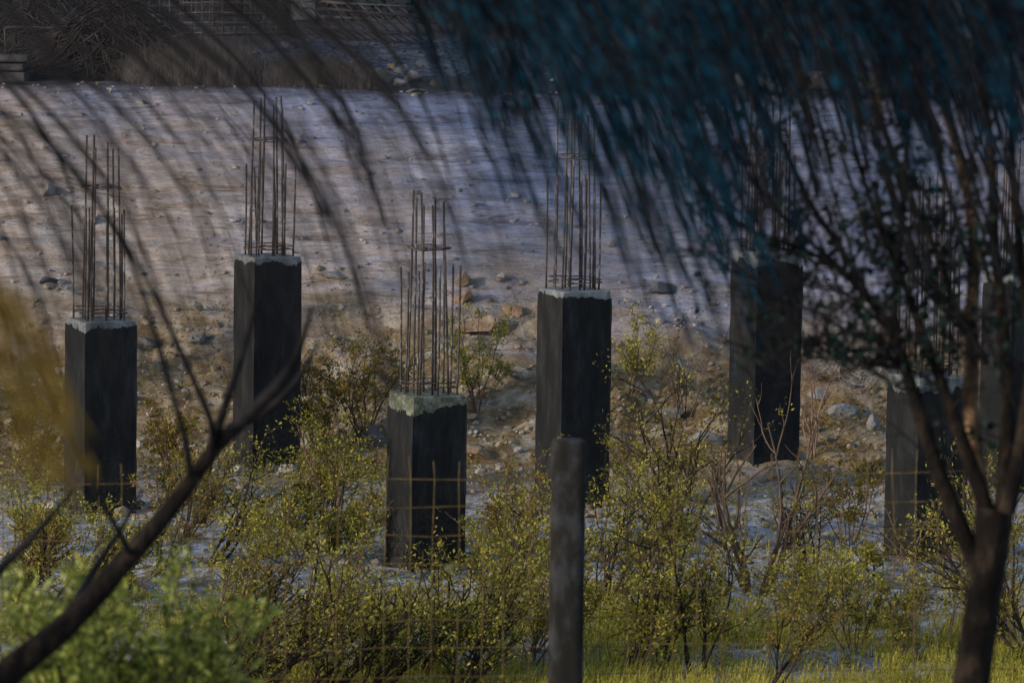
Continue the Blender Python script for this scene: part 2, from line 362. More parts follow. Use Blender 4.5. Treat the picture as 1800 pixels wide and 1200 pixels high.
PIER_LABELS = [
    'leftmost black coated concrete pier with a grey cap and tall rebar cage',
    'tall slim black coated pier behind the leaning left tree, second from left',
    'lowest topped black coated pier between the leaning tree and the fence post, front row',
    'black coated concrete pier standing directly behind the square fence post',
    'dark pier with grey cap standing highest on the rubble, left of the leafy right tree',
    'dark pier in front row partly crossed by the forked limb of the right tree',
    'pier at the right edge almost hidden behind the right tree']
def make_pier(idx):
    rnd = random.Random(100 + idx)
    X, Yp, zb, zt = pier_pos[idx]; Ll, Ls = PIERS[idx][4:]
    root = thing('concrete_pier', (X, Yp, zb), PIER_LABELS[idx], 'pier', 'concrete piers with rebar')
    hgt = zt - zb; hs = SIDE / 2
    # shaft: bevelled box with slightly chipped top edge
    b = MB(); n = 12; ring = []
    for (ax, ay, bx, by) in ((-1, -1, 1, -1), (1, -1, 1, 1), (1, 1, -1, 1), (-1, 1, -1, -1)):
        for k in range(n):
            t = k / n; x, y = ax + (bx - ax) * t, ay + (by - ay) * t
            e = 0.985 if k == 0 else 1.0
            ring.append(rot(x * hs * e, y * hs * e))
    levels = [(-0.5, 1.0), (hgt - 0.03, 1.0), (hgt - 0.006, 0.998), (hgt, 0.975)]
    VV = []; nr = len(ring)
    for li, (z, sc) in enumerate(levels):
        for q, (x, y) in enumerate(ring):
            jz = (0.010 * vnoise(np.array([q * 0.7]), np.array([idx * 3.1]), 5)[0]) if li >= 2 else 0
            VV.append((X + x * sc, Yp + y * sc, zb + z + jz))
    FF = [(l * nr + k, l * nr + (k + 1) % nr, (l + 1) * nr + (k + 1) % nr, (l + 1) * nr + k) for l in range(len(levels) - 1) for k in range(nr)]
    FF.append(tuple((len(levels) - 1) * nr + k for k in range(nr)))
    b.add(VV, FF); b.build('shaft', M['mossy'] if idx == 2 else M['concrete'], root, smooth=False)
    # bitumen coat with a ragged brushed upper edge
    b = MB(); n = 40; ring = []; ho = hs + 0.005
    for (ax, ay, bx, by) in ((-1, -1, 1, -1), (1, -1, 1, 1), (1, 1, -1, 1), (-1, 1, -1, -1)):
        for k in range(n):
            t = k / n; ring.append((ax + (bx - ax) * t, ay + (by - ay) * t))
    nr = len(ring); top = []
    base_cap = [0.075, 0.07, 0.12, 0.06, 0.10, 0.10, 0.09][idx]
    for q in range(nr):
        v = base_cap + [0.06, 0.08, 0.14, 0.05, 0.15, 0.10, 0.09][idx] * fbm(np.array([q * [0.16, 0.10, 0.07, 0.06, 0.08, 0.13, 0.1][idx] + idx * 17.0]), np.array([idx * 2.3]), 71, 3)[0] + 0.02 * vnoise(np.array([q * 0.6]), np.array([idx * 5.0]), 77)[0]
        if rnd.random() < 0.05: v -= rnd.uniform(0.01, 0.035)
        top.append(hgt - max(0.02, v))
    nz = 26; VV = []
    for l in range(nz + 1):
        for q, (x, y) in enumerate(ring):
            z = -0.45 + (top[q] + 0.45) * l / nz
            o = ho + 0.004 * float(_hash(np.array([q // 2 if q % 40 else q]), np.array([l // 2 + idx * 50]), 5)[0]) * (1.5 if q % 40 == 0 else 0.25) * (0 if l == nz else 1)
            xx, yy = rot(x * o, y * o); VV.append((X + xx, Yp + yy, zb + z))
    for q, (x, y) in enumerate(ring):
        xx, yy = rot(x * (hs - 0.01), y * (hs - 0.01)); VV.append((X + xx, Yp + yy, zb + top[q]))
    FF = [(l * nr + k, l * nr + (k + 1) % nr, (l + 1) * nr + (k + 1) % nr, (l + 1) * nr + k) for l in range(nz + 1) for k in range(nr)]
    b.add(VV, FF); b.build('bitumen_coat', M['bitumen'], root, smooth=False)
    # rebars
    pos8 = [(-1, -1), (0.05, -1), (1, -1), (1, -0.1), (1, 1), (0, 1), (-1, 1), (-1, 0.1)]
    for (half, L0, spl) in ((0.137, Ll, -0.10), (0.178, Ls, 0.06)):
        for (u, v) in pos8:
            L = L0 * rnd.uniform(0.94, 1.03)
            u2 = u + rnd.uniform(-0.16, 0.16); v2 = v + rnd.uniform(-0.16, 0.16)
            x0, y0 = rot(u2 * half, v2 * half)
            lx, ly = rot(u * half * spl + rnd.gauss(0, 0.014), v * half * spl + rnd.gauss(0, 0.014))
            P = [(X + x0 + lx * t + 0.006 * math.sin(3 * t + u), Yp + y0 + ly * t, zt - 0.03 + (L + 0.03) * t) for t in np.linspace(0, 1, 6)]
            b = MB(); b.tube(P, 0.0098, 6); b.build('rebar', M['rebar'], root)
    for (half, z) in ((0.195, 0.07), (0.188, 0.105), (0.140, Ll * rnd.uniform(0.70, 0.76)), (0.150, Ll * 0.735)):
        b = MB(); b.tube([(X + p[0], Yp + p[1], zt + p[2]) for p in square_loop(half, z, sag=0.008, rnd=rnd)], 0.0055, 5)
        b.build('stirrup', M['rebar'], root)
    return root
for k in range(7): make_pier(k)

# ------------------------------------------------------------------ stones
def stone_mesh(b, c, size, seed, sub=4, cuts=15):
    rnd = random.Random(seed); bm = bmesh.new(); bmesh.ops.create_icosphere(bm, subdivisions=sub, radius=1)
    P = np.array([v.co[:] for v in bm.verts]); FF = [tuple(v.index for v in f.verts) for f in bm.faces]; bm.free()
    for _ in range(cuts):
        n = np.array([rnd.gauss(0, 1) for _ in range(3)]); n /= np.linalg.norm(n); d = rnd.uniform(0.38, 0.85)
        k = P @ n; P = P - np.outer(np.clip(k - d, 0, None), n)
    P = P * (1 + 0.10 * fbm(P[:, 0] * 2 + seed, P[:, 1] * 2 + P[:, 2] * 1.7, 81, 3) + (0.05 * vnoise(P[:, 0] * 9 + P[:, 2] * 5, P[:, 1] * 9 + seed, 83) if sub > 2 else 0))[:, None]
    a = rnd.uniform(0, 6.28); ca, sa = math.cos(a), math.sin(a); t = rnd.uniform(-.3, .3)
    P = P * np.array(size) * 0.5 * 1.25
    P = P @ np.array([[ca * 0 + 1, 0, 0], [0, 1, 0], [0, 0, 1]])
    x = P[:, 0] * math.cos(t) - P[:, 2] * math.sin(t); zz = P[:, 0] * math.sin(t) + P[:, 2] * math.cos(t)
    P = np.stack([x, P[:, 1], zz], 1)
    b.add(P + np.array(c), FF)

def stone(px, py, wpx, hpx, label, mt='rock', name='boulder', group='boulders lying about the site', Yo=None):
    g = ground_at(px, py + hpx * 0.45) if Yo is None else Vector((pt(px, py, Yo).x, Yo, 0))
    g.z = h1(g.x, g.y)
    sc = FPX / g.y; sz = (wpx / sc, 0.8 * wpx / sc, 1.15 * hpx / sc)
    b = MB(); stone_mesh(b, (g.x, g.y, g.z + sz[2] * 0.22), sz, int(px * 7 + py))
    o = b.build(name, M[mt], smooth=False)
    ctr = Vector((g.x, g.y, g.z)); o.data.transform(Matrix.Translation(-ctr)); o.location = ctr
    return tag(o, label, 'stone', group)

TG = 'boulders on the upper terrace'
stone(620, 113, 26, 24, 'small round brown stone at left end of the terrace stone heap', 'brownrock', group=TG)
stone(668, 126, 52, 42, 'largest pale pointed boulder leaning in the terrace stone heap', 'dullrock', group=TG)
stone(640, 132, 40, 26, 'low grey stone half sunk left of the pale pointed boulder', 'darkrock', group=TG)
stone(690, 120, 24, 20, 'reddish stone wedged behind the pale pointed boulder', 'brownrock', group=TG)
stone(708, 122, 34, 18, 'thin tilted slab stone resting right of the pointed boulder', 'dullrock', group=TG)
stone(724, 134, 34, 22, 'pale angular stone at the right end of the pale heap', 'dullrock', group=TG)
stone(703, 142, 32, 18, 'small pale stone low at the front of the heap', 'dullrock', group=TG)
stone(735, 158, 44, 12, 'flat stone slab lying at the bank edge below the heap', 'dullrock', group=TG)
stone(752, 116, 44, 28, 'dark bluish boulder on the gravel right of the stone heap', 'darkrock', group=TG)
stone(770, 140, 36, 26, 'dull stone at the edge of the teal hanging foliage', 'darkrock', group=TG)
stone(1308, 148, 80, 54, 'large pale domed boulder behind the fifth pier rebar', 'dullrock', group=TG)
stone(1355, 143, 56, 38, 'second pale boulder touching the large domed boulder on its right', 'dullrock', group=TG)
stone(1362, 155, 30, 18, 'small bright stone in front of the two domed boulders', 'dullrock', group=TG)
stone(1440, 140, 60, 40, 'dim boulder on the terrace behind the right tree twigs', 'darkrock', group=TG)
stone(196, 158, 12, 9, 'tiny pale stone at the foot of the brush pile', 'rock', name='rock', group=TG)
stone(247, 181, 16, 11, 'small pale block at the bank edge below the dry grass', 'rock', name='rock', group=TG)
BG = 'rocks on the bank and rubble'
stone(580, 482, 60, 14, 'flat grey slab on the bank right of the second pier', 'rock', 'rock', BG)
stone(92, 492, 52, 14, 'flat bluish slab on the bank above the first pier', 'darkrock', 'rock', BG)
stone(345, 596, 44, 16, 'pale broken rock between the first and second pier', 'dullrock', 'rock', BG)
stone(262, 600, 34, 14, 'dark slab on the bank just right of the first pier cap', 'darkrock', 'rock', BG)
stone(812, 522, 58, 20, 'pale overhanging ledge rock right of the third pier rebar', 'brownrock', 'rock', BG)
stone(905, 540, 36, 32, 'rusty brown knobbly rock left of the fourth pier cap', 'brownrock', 'rock', BG)
stone(845, 566, 80, 24, 'wide ochre rock ledge above the rubble left of the fourth pier', 'brownrock', 'rock', BG)
stone(812, 492, 26, 26, 'reddish block on the bank beside the top of third pier rebar', 'brownrock', 'rock', BG)
stone(1160, 507, 52, 16, 'flat grey slab on the bank under the tips of teal foliage', 'darkrock', 'rock', BG)
stone(1180, 724, 46, 34, 'round grey boulder in the rubble between fourth and fifth pier', 'dullrock', 'rock', BG)
stone(1232, 770, 66, 22, 'pale flat rock left of the fifth pier foot', 'dullrock', 'rock', BG)
stone(844, 798, 60, 20, 'reddish slab in the rubble between third and fourth pier', 'brownrock', 'rock', BG)
stone(246, 778, 18, 24, 'pale pebble shaped stone touching the right side of the first pier', 'rock', 'rock', BG)
stone(55, 745, 40, 22, 'dark stone in the rubble left of the first pier', 'darkrock', 'rock', BG)
stone(660, 765, 44, 40, 'dark mossy stone left of the third pier', 'darkrock', 'rock', BG)
stone(418, 822, 26, 20, 'small stone at the left foot of the second pier', 'rock', 'rock', BG)
stone(500, 822, 34, 24, 'pale stone at the right foot of the second pier', 'rock', 'rock', BG)
stone(1440, 690, 40, 20, 'pale stone in the rubble right of the fifth pier', 'dullrock', 'rock', BG)
stone(1470, 720, 66, 26, 'wide pale stone below the wire coil', 'dullrock', 'rock', BG)
stone(1536, 740, 30, 30, 'white stone touching the left side of the sixth pier', 'dullrock', 'rock', BG)
stone(1170, 940, 90, 24, 'long brown slab right of the fence post behind the mesh', 'brownrock', 'rock', BG)
stone(1070, 975, 80, 26, 'dark brown slab touching the fence post on its right', 'brownrock', 'rock', BG)
stone(1448, 955, 44, 20, 'grey slab below and left of the sixth pier', 'darkrock', 'rock', BG)

def scatter(name, mt, n, fx, fy, size, kind_label, cat, seed):
    rnd = random.Random(seed); b = MB()
    protos = []
    for k in range(8):
        q = MB(); stone_mesh(q, (0, 0, 0), (1, 0.85, 0.65), seed * 31 + k, 1, 5); protos.append((np.concatenate(q.v), q.f))
    P = [(fx(rnd), fy(rnd)) for _ in range(n)]
    zs = H(np.array([p[0] for p in P]), np.array([p[1] for p in P]))
    for (x, y), z in zip(P, zs):
        v, f = protos[rnd.randrange(8)]; s = size(rnd); a = rnd.uniform(0, 6.28)
        Rm = np.array([[math.cos(a), math.sin(a), 0], [-math.sin(a), math.cos(a), 0], [0, 0, 1]])
        b.add((v * s) @ Rm + np.array([x, y, z + s * 0.12]), f)
    o = b.build(name, M[mt], smooth=False); return tag(o, kind_label, cat, kind='stuff')
scatter('rubble', 'rubble', 2600, lambda r: r.uniform(-6, 6), lambda r: min(47.3, max(40, r.gauss(44.6, 1.1))),
        lambda r: 0.025 + 0.035 * r.expovariate(1.3), 'loose brown and grey rubble at the foot of the bank', 'rubble', 5)
scatter('clods', 'clod', 1700, lambda r: r.uniform(-6.5, 6.5), lambda r: r.uniform(46, 51.4),
        lambda r: 0.015 + 0.025 * r.expovariate(1.2), 'small clods of earth on the bank face', 'clods', 7)
_ring = [(X_ + r_ * math.cos(a_), Y_ + r_ * math.sin(a_)) for (X_, Y_, _a, _b) in pier_pos for r_, a_ in [(random.uniform(.34, .75), random.uniform(0, 6.28)) for _ in range(75)]]
_it = iter(_ring); _cur = []
def _rx(r):
    _cur[:] = next(_it); return _cur[0]
scatter('backfill', 'rubble', len(_ring), _rx, lambda r: _cur[1], lambda r: 0.03 + 0.045 * r.expovariate(1.2), 'broken backfill stones heaped round the pier feet', 'stones', 8)
scatter('loose_stones', 'rubble', 4200, lambda r: r.uniform(-5, 5), lambda r: r.uniform(30, 43),
        lambda r: 0.02 + 0.03 * r.expovariate(1.3), 'loose pale stones on the pit floor', 'stones', 6)

# ------------------------------------------------------------------ upper terrace
# gravel heap
b = MB(); gx0, gx1 = pt(470, 90, 60).x, pt(800, 90, 60).x
xs2 = np.linspace(gx0 - .6, gx1 + 2.5, 70); ys2 = np.linspace(54.5, 66, 60); Xg, Yg = np.meshgrid(xs2, ys2)
e = np.clip((Xg - xs2[0]) / 1.0, 0, 1) * np.clip((xs2[-1] - Xg) / 1.0, 0, 1) * np.clip((Yg - 54.5) / 2, 0, 1) * np.clip((66 - Yg) / 1.5, 0, 1)
Zg = H(Xg, Yg) - 0.05 + e * (0.16 + 0.1 * fbm(Xg * 1.5, Yg * .8, 91, 4) + 0.05 * fbm(Xg * 9, Yg * 9, 95, 2))
ii = np.arange(Xg.size).reshape(Xg.shape)
b.add(np.stack([Xg, Yg, Zg], -1).reshape(-1, 3), np.stack([ii[:-1, :-1], ii[:-1, 1:], ii[1:, 1:], ii[1:, :-1]], -1).reshape(-1, 4).tolist())
rnd = random.Random(77); q = MB(); stone_mesh(q, (0, 0, 0), (1, .9, .7), 9, 1, 5); pv, pf = np.concatenate(q.v), q.f
for _ in range(2600):
    jx, jy = rnd.randrange(70), rnd.randrange(60)
    b.add(pv * rnd.uniform(0.03, 0.085) + np.array([Xg[jy, jx] + rnd.uniform(-.03, .03), Yg[jy, jx] + rnd.uniform(-.1, .1), Zg[jy, jx]]), pf)
tag(b.build('gravel', M['gravel'], smooth=False), 'bluish grey gravel spread on the terrace behind the stone heap', 'gravel', kind='stuff')

# pile of cut branches
def sticks(b, rnd, n, centre, rx, ry, hz, L, r):
    for _ in range(n):
        t = rnd.random(); a = rnd.uniform(0, 6.28)
        d = rnd.random() ** 0.6
        x = centre.x + rx * d * math.cos(a); y = centre.y + ry * d * math.sin(a)
        z = centre.z + hz * (1 - d ** 1.5) * rnd.uniform(0.1, 1.0) + 0.05
        l = rnd.uniform(*L); th = math.atan2(y - centre.y, (x - centre.x) * 1.0) + rnd.gauss(0, 0.7)
        sl = rnd.gauss(-0.45, 0.35)
        dv = np.array([math.cos(th), math.sin(th) * .6, sl]); dv /= np.linalg.norm(dv)
        bend = np.array([rnd.gauss(0, .12), rnd.gauss(0, .12), rnd.gauss(-.12, .12)]) * l
        P = [np.array([x, y, z]) + dv * l * (s - .35) + bend * s * s for s in (0, .35, .7, 1.0)]
        P = [np.array([p[0], p[1], max(p[2], h1(p[0], p[1]) + 0.01)]) for p in P]
        rr = rnd.uniform(*r); b.tube(P, [rr, rr * .85, rr * .65, rr * .35], 4, False)
rnd = random.Random(3); b = MB()
c0 = pt(200, 160, 54.0); c0.z = h1(c0.x, c0.y)
sticks(b, rnd, 520, c0, 1.25, 0.9, 1.05, (0.5, 1.5), (0.004, 0.013))
c1 = pt(60, 120, 56.0); c1.z = h1(c1.x, c1.y)
sticks(b, rnd, 420, c1, 1.3, 1.0, 1.2, (0.4, 1.4), (0.004, 0.012))
tag(b.build('brush_pile', M['brush']), 'tangled pile of cut dead branches on the terrace at upper left', 'brush pile', kind='stuff')
b = MB(); P = [pt(245, 104, 53.2), pt(262, 105, 53.2), pt(280, 98, 53.1), pt(297, 96, 53.0)]
b.tube(P, [0.014, 0.016, 0.012, 0.009], 6)
tag(b.build('stick', M['rock']), 'pale bare stick on the right slope of the brush pile', 'stick')

# dry grass at the bank edge
def blades(b, rnd, x, y, z, n, h, spread, wd, lean=(0, 0)):
    for _ in range(n):
        a = rnd.uniform(0, 6.28); hh = h * rnd.uniform(.5, 1.2); s = spread * rnd.random()
        dx, dy = math.cos(a) * s + lean[0] * hh, math.sin(a) * s + lean[1] * hh
        bx, by = x + rnd.gauss(0, spread * .4), y + rnd.gauss(0, spread * .4)
        wx = wd * rnd.choice((-1, 1)); p = rnd.uniform(0.3, .7)
        b.add([(bx - wx, by, z - .02), (bx + wx, by, z - .02), (bx + dx * .4 + wx * .7, by + dy * .4, z + hh * .65), (bx + dx * .4 - wx * .7, by + dy * .4, z + hh * .65),
               (bx + dx, by + dy, z + hh * (1 - .25 * s / max(spread, .01)))], [(0, 1, 2, 3), (3, 2, 4)])
rnd = random.Random(12); b = MB()
for _ in range(800):
    px = rnd.uniform(235, 640); yy = rnd.uniform(51.3, 55.0)
    top = 1.0 - 0.55 * max(0, (px - 500) / 140)
    if vnoise(np.array([px * .02]), np.array([yy * 1.3]), 8)[0] < -0.22: continue
    p = pt(px, 150, yy); hg = top * (0.16 + 0.75 * max(0, vnoise(np.array([px * .013]), np.array([yy * .7]), 18)[0] + .25)); blades(b, rnd, p.x, yy, h1(p.x, yy), 18, hg, 0.10 + hg * .7, 0.003)
tag(b.build('dry_grass', M['drygrass']), 'dry straw coloured grass along the terrace edge behind the second pier rebar', 'grass', kind='stuff')

# stack of slabs at the left edge
def slab(name, px0, px1, py0, py1, Y, dep, mt, label, cat, group=None):
    a = pt(px0, py0, Y); c = pt(px1, py1, Y); bm = bmesh.new(); bmesh.ops.create_cube(bm, size=1)
    for v in bm.verts: v.co = Vector((v.co.x * (c.x - a.x), v.co.y * dep, v.co.z * (a.z - c.z)))
    bmesh.ops.bevel(bm, geom=bm.edges[:], offset=0.012, segments=2, affect='EDGES')
    bmesh.ops.subdivide_edges(bm, edges=[e for e in bm.edges if e.calc_length() > .2], cuts=6, use_grid_fill=True)
    for v in bm.verts: v.co += Vector((0, 0, 0.012 * vnoise(np.array([v.co.x * 7 + px0]), np.array([v.co.y * 7 + py0]), 4)[0]))
    me = bpy.data.meshes.new(name); bm.to_mesh(me); bm.free(); me.materials.append(M[mt])
    o = bpy.data.objects.new(name, me); C.objects.link(o); o.location = ((a.x + c.x) / 2, Y + dep / 2, (a.z + c.z) / 2)
    return tag(o, label, cat, group)
SG = 'stacked stone slabs'
slab('stone_slab', -70, 49, 97, 109, 52.6, 0.5, 'darkrock', 'topmost overhanging slab of the stack at the left edge', 'slab', SG)
slab('stone_slab', -60, 41, 110, 124, 52.66, 0.5, 'darkrock', 'middle slab of the stack at the left edge', 'slab', SG)
slab('stone_slab', -80, 44, 126, 158, 52.62, 0.6, 'darkrock', 'thick bottom slab of the stack at the left edge', 'slab', SG)

# pipe rail hoop
b = MB(); Yh = 54.6
P = [pt(11, 100, Yh), pt(9, 60, Yh), pt(8, 52, Yh), pt(12, 49, Yh), pt(22, 48, Yh), pt(70, 49, Yh), pt(125, 50, Yh), pt(131, 54, Yh), pt(133, 66, Yh), pt(134, 110, Yh)]
b.tube(P, 0.017, 8); tag(b.build('pipe_rail', M['farmesh']), 'thin bent pipe rail standing in front of the dark brush at upper left', 'rail')
# bent rods at the edge
b = MB(); Ye = 51.2
b.tube([pt(161, 186, Ye), pt(162, 175, Ye), pt(166, 173, Ye), pt(190, 174, Ye), pt(222, 173, Ye), pt(224, 176, Ye), pt(223, 184, Ye)], 0.008, 6)
tag(b.build('bent_rod', M['rebar']), 'low bent steel rod hooped over the bank edge near the brush pile', 'rod')

# standing mesh panels and lying rebar cages
def mesh_panel(x0, x1, yt, yb, Y, dY, nx_, ny_, r, label, sk=0.0, seed=0):
    rnd = random.Random(seed); b = MB()
    def q(u, v):
        return pt(x0 + (x1 - x0) * u + sk * (1 - v), yt + (yb - yt) * v, Y + dY * u)
    for k in range(nx_ + 1):
        u = k / nx_ + rnd.gauss(0, .004); b.tube([q(u, -0.03), q(u, .5), q(u + rnd.gauss(0, .004), 1.0)], r, 4)
    for k in range(ny_ + 1):
        v = k / ny_; b.tube([q(-0.01, v), q(.33, v + rnd.gauss(0, .008)), q(.66, v + rnd.gauss(0, .008)), q(1.01, v)], r, 4)
    return tag(b.build('steel_mat', M['farmesh']), label, 'steel mat', 'rusty steel mesh mats on the terrace')
mesh_panel(262, 430, -40, 78, 65.0, 0.5, 9, 7, 0.011, 'wide gridded mesh panel standing right of the brush pile', 0, 1)
mesh_panel(318, 512, -30, 76, 66.0, -0.4, 8, 6, 0.012, 'coarse mesh panel standing in front of the pale column', 4, 2)
mesh_panel(165, 345, -50, 30, 67.0, 0.3, 26, 16, 0.006, 'fine mesh panel behind the brush pile top', 0, 3)
mesh_panel(370, 520, -60, 60, 67.5, 0.6, 12, 14, 0.008, 'leaning mesh panel just left of the pale column', -26, 4)
def rebar_cage(px0, py0, px1, py1, Y, wd, hg, n, label, seed):
    rnd = random.Random(seed); a = pt(px0, py0, Y); c = pt(px1, py1, Y); b = MB()
    d = c - a
    for sy in (0, wd):
        for sz in (0, hg):
            b.tube([a + d * t + Vector((0, sy, sz + rnd.gauss(0, .006))) for t in (-.03, .3, .6, 1.03)], 0.012, 5)
    for k in range(n + 1):
        p = a + d * (k / n); s = 0.10
        L = [p, p + Vector((s, wd, 0)), p + Vector((s - .25, wd, hg)), p + Vector((-.25, 0, hg)), p]
        b.tube(L, 0.009, 4)
    return tag(b.build('rebar_cage', M['farmesh']), label, 'rebar cage', 'lying rebar cages')
rebar_cage(562, 48, 748, 62, 62.5, 0.5, 0.26, 9, 'long rebar cage lying in front on the gravel right of the pale column', 1)
rebar_cage(556, 66, 742, 78, 61.8, 0.45, 0.13, 12, 'lowest flat rebar cage at the gravel edge', 2)
rebar_cage(566, 30, 760, 42, 65.0, 0.5, 0.22, 8, 'rear rebar cage lying behind the other cages', 3)

# pale column behind the panels
o = slab('concrete_column', 515, 555, -260, 36, 69.0, 0.35, 'concrete', 'pale grey square concrete column standing behind the mesh panels', 'column')
# scrub wood on the hillside
rnd = random.Random(44); b = MB()
for _ in range(14000):
    yy = rnd.uniform(74, 80); x = rnd.uniform(-12, 12); hh = rnd.random() ** 1.5 * 2.2
    if vnoise(np.array([x * .8]), np.array([hh * 1.2 + yy * .3]), 14)[0] < -0.08: continue
    dd = [rnd.gauss(0, 1) for _ in range(3)]
    b.leaf((x, yy, h1(x, yy) + hh), dd, [rnd.gauss(0, 1) for _ in range(3)], rnd.uniform(.08, .2), rnd.uniform(.03, .08))
tag(b.build('scrub', M['leaf_d']), 'dark scrub growing along the back of the terrace', 'scrub', kind='stuff')

# small bottle on the terrace
b = MB(); a = pt(966, 150, 54.5); d = (pt(982, 132, 54.5) - a).normalized()
ss = [0, .01, .15, .19, .22, .25]; rr = [.03, .036, .036, .03, .013, .013]
b.tube([a + d * s for s in ss], rr, 12); bot = MB(); 
mb_, t_, bs_ = mat('clear_blue_plastic'); bs_.inputs['Base Color'].default_value = (.45, .55, .72, 1); bs_.inputs['Roughness'].default_value = .25
tag(b.build('plastic_bottle', mb_), 'small pale plastic bottle tilted on the terrace edge above the fourth pier', 'bottle')

# tangled wire coil by the sixth pier
rnd = random.Random(8); b = MB(); g = ground_at(1505, 680)
for k in range(34):
    a0 = rnd.uniform(0, 6.28); R0 = rnd.uniform(0.05, 0.2); cx, cy, cz = rnd.gauss(0, .14), rnd.gauss(0, .1), rnd.uniform(.05, .2)
    tx, ty = rnd.gauss(0, .5), rnd.gauss(0.9, .4)
    P = []
    for s in np.linspace(0, rnd.uniform(3, 6.6), 16):
        u, v = R0 * math.cos(s + a0), R0 * math.sin(s + a0) * .8
        P.append((g.x + cx + u, g.y + cy + v * math.cos(ty) + .02 * s, g.z + cz + v * math.sin(ty) + tx * u * .3 + .01 * s))
    b.tube(P, 0.004, 4, False)
tag(b.build('wire_coil', M['rock']), 'tangled coil of pale wire on the rubble beside the sixth pier', 'wire coil')

# ------------------------------------------------------------------ mesh fence with its post
FY = 19.0
fen = thing('mesh_fence', (0, FY, h1(0, FY)), 'rusty yellow welded wire fence with a square weathered post, crossing in front of the piers', 'fence')
b = MB(); rnd = random.Random(21)
def fp(px, row): return pt(px, 852 - (px / 1800) * 24 + row * 49.5, FY)
px = -420
while px < 2240:
    w0 = rnd.gauss(0, 3)
    b.tube([fp(px + rnd.gauss(2, 3), -0.72 + rnd.uniform(-.2, .1)), fp(px, 0), fp(px - 2 + w0, 2), fp(px - 5 + w0, 5), fp(px - 6, 9.3)], 0.0023, 5)
    px += 42.3
for row in range(10):
    b.tube([fp(x, row + rnd.gauss(0, .03)) for x in range(-440, 2241, 80)], 0.0021, 5)
b.build('wire_mesh', M['mesh'], fen)
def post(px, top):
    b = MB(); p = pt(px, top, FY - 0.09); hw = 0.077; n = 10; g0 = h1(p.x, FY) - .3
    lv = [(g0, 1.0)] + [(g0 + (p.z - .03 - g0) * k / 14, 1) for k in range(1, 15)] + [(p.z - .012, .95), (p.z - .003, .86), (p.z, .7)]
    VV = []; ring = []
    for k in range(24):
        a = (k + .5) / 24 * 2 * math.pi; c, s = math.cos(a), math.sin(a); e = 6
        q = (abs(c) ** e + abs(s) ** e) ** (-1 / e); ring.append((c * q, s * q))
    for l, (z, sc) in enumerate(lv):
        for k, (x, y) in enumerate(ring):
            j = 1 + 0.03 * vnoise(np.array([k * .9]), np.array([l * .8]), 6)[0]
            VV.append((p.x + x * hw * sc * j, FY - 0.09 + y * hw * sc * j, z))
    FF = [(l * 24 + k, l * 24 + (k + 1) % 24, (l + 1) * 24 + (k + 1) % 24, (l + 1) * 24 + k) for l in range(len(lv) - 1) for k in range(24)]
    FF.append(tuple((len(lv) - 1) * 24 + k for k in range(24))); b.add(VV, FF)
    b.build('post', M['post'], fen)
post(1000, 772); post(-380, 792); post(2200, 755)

# ------------------------------------------------------------------ shrubs and saplings on the pit floor
def shrub(px, py, hpx, label, leaf='leaf_y', stem='stem', lean=0.0, n=8, spread=0.55, dens=0.7, lsize=0.034, seed=0, name='leafy_shrub', group='scrub plants in front of the piers', Yo=None, cat='shrub', r0=0.010, lw=1.0):
    rnd = random.Random(seed + int(px * 3 + py * 11))
    if Yo is None: g = ground_at(px, py)
    else: g = Vector((pt(px, py, Yo).x, Yo, 0)); 
    g.z = h1(g.x, g.y) if Yo is None else pt(px, py, Yo).z
    h = hpx * g.y / FPX
    root = thing(name, g, label, cat, group)
    st, fo = MB(), MB()
    def clump(p, d, k, rad):
        for _ in range(k):
            q = np.array(p) + np.array([rnd.gauss(0, rad), rnd.gauss(0, rad), rnd.gauss(0, rad * .6)])
            fo.leaf(q, np.array(d) + np.array([rnd.gauss(0, 1) for _ in range(3)]) * .9, [rnd.gauss(0, .7), rnd.gauss(0, .7), 1], lsize * rnd.uniform(.6, 1.4), lsize * lw * rnd.uniform(.35, .7))
    def branch(p, d, L, r, lvl):
        k = 6; P = [np.array(p)]; dd = np.array(d) / np.linalg.norm(d)
        for i_ in range(k):
            dd = dd + np.array([rnd.gauss(0, .13), rnd.gauss(0, .13), rnd.gauss(0.03, .08)]); dd /= np.linalg.norm(dd)
            P.append(P[-1] + dd * L / k)
        st.tube(P, list(np.linspace(r, r * .35, k + 1)), 5 if lvl == 0 else 4, False)
        if lvl < 2:
            m_ = rnd.randint(4, 7) if lvl == 0 else rnd.randint(2, 4)
            for _ in range(m_):
                t = rnd.uniform(.25, .98) if lvl == 0 else rnd.uniform(.3, 1); j = min(k - 1, int(t * k)); q = P[j] + (P[j + 1] - P[j]) * (t * k - j)
                td = P[j + 1] - P[j]; td /= np.linalg.norm(td)
                nd = td * .75 + np.array([rnd.gauss(0, .55), rnd.gauss(0, .55), rnd.gauss(.1, .3)])
                branch(q, nd, L * rnd.uniform(.22, .45), r * .5, lvl + 1)
        if dens > 0 and lvl > 0:
            for t in range(2, k + 1):
                if rnd.random() < .85: clump(P[t], dd, max(1, int(rnd.uniform(2, 8) * dens)), L * .11 + .012)
    for s in range(n):
        a = rnd.uniform(0, 6.28); sp = spread * rnd.uniform(.2, 1)
        b0 = np.array([g.x + math.cos(a) * .04 * h, g.y + math.sin(a) * .04 * h, g.z - .05])
        branch(b0, np.array([math.cos(a) * sp + lean, math.sin(a) * sp, 1.0]), h * rnd.uniform(.65, 1.05), r0 * h * rnd.uniform(.6, 1.1), 0)
    st.build('stem', M[stem], root)
    if dens > 0: fo.build('foliage', M[leaf], root)
    return root

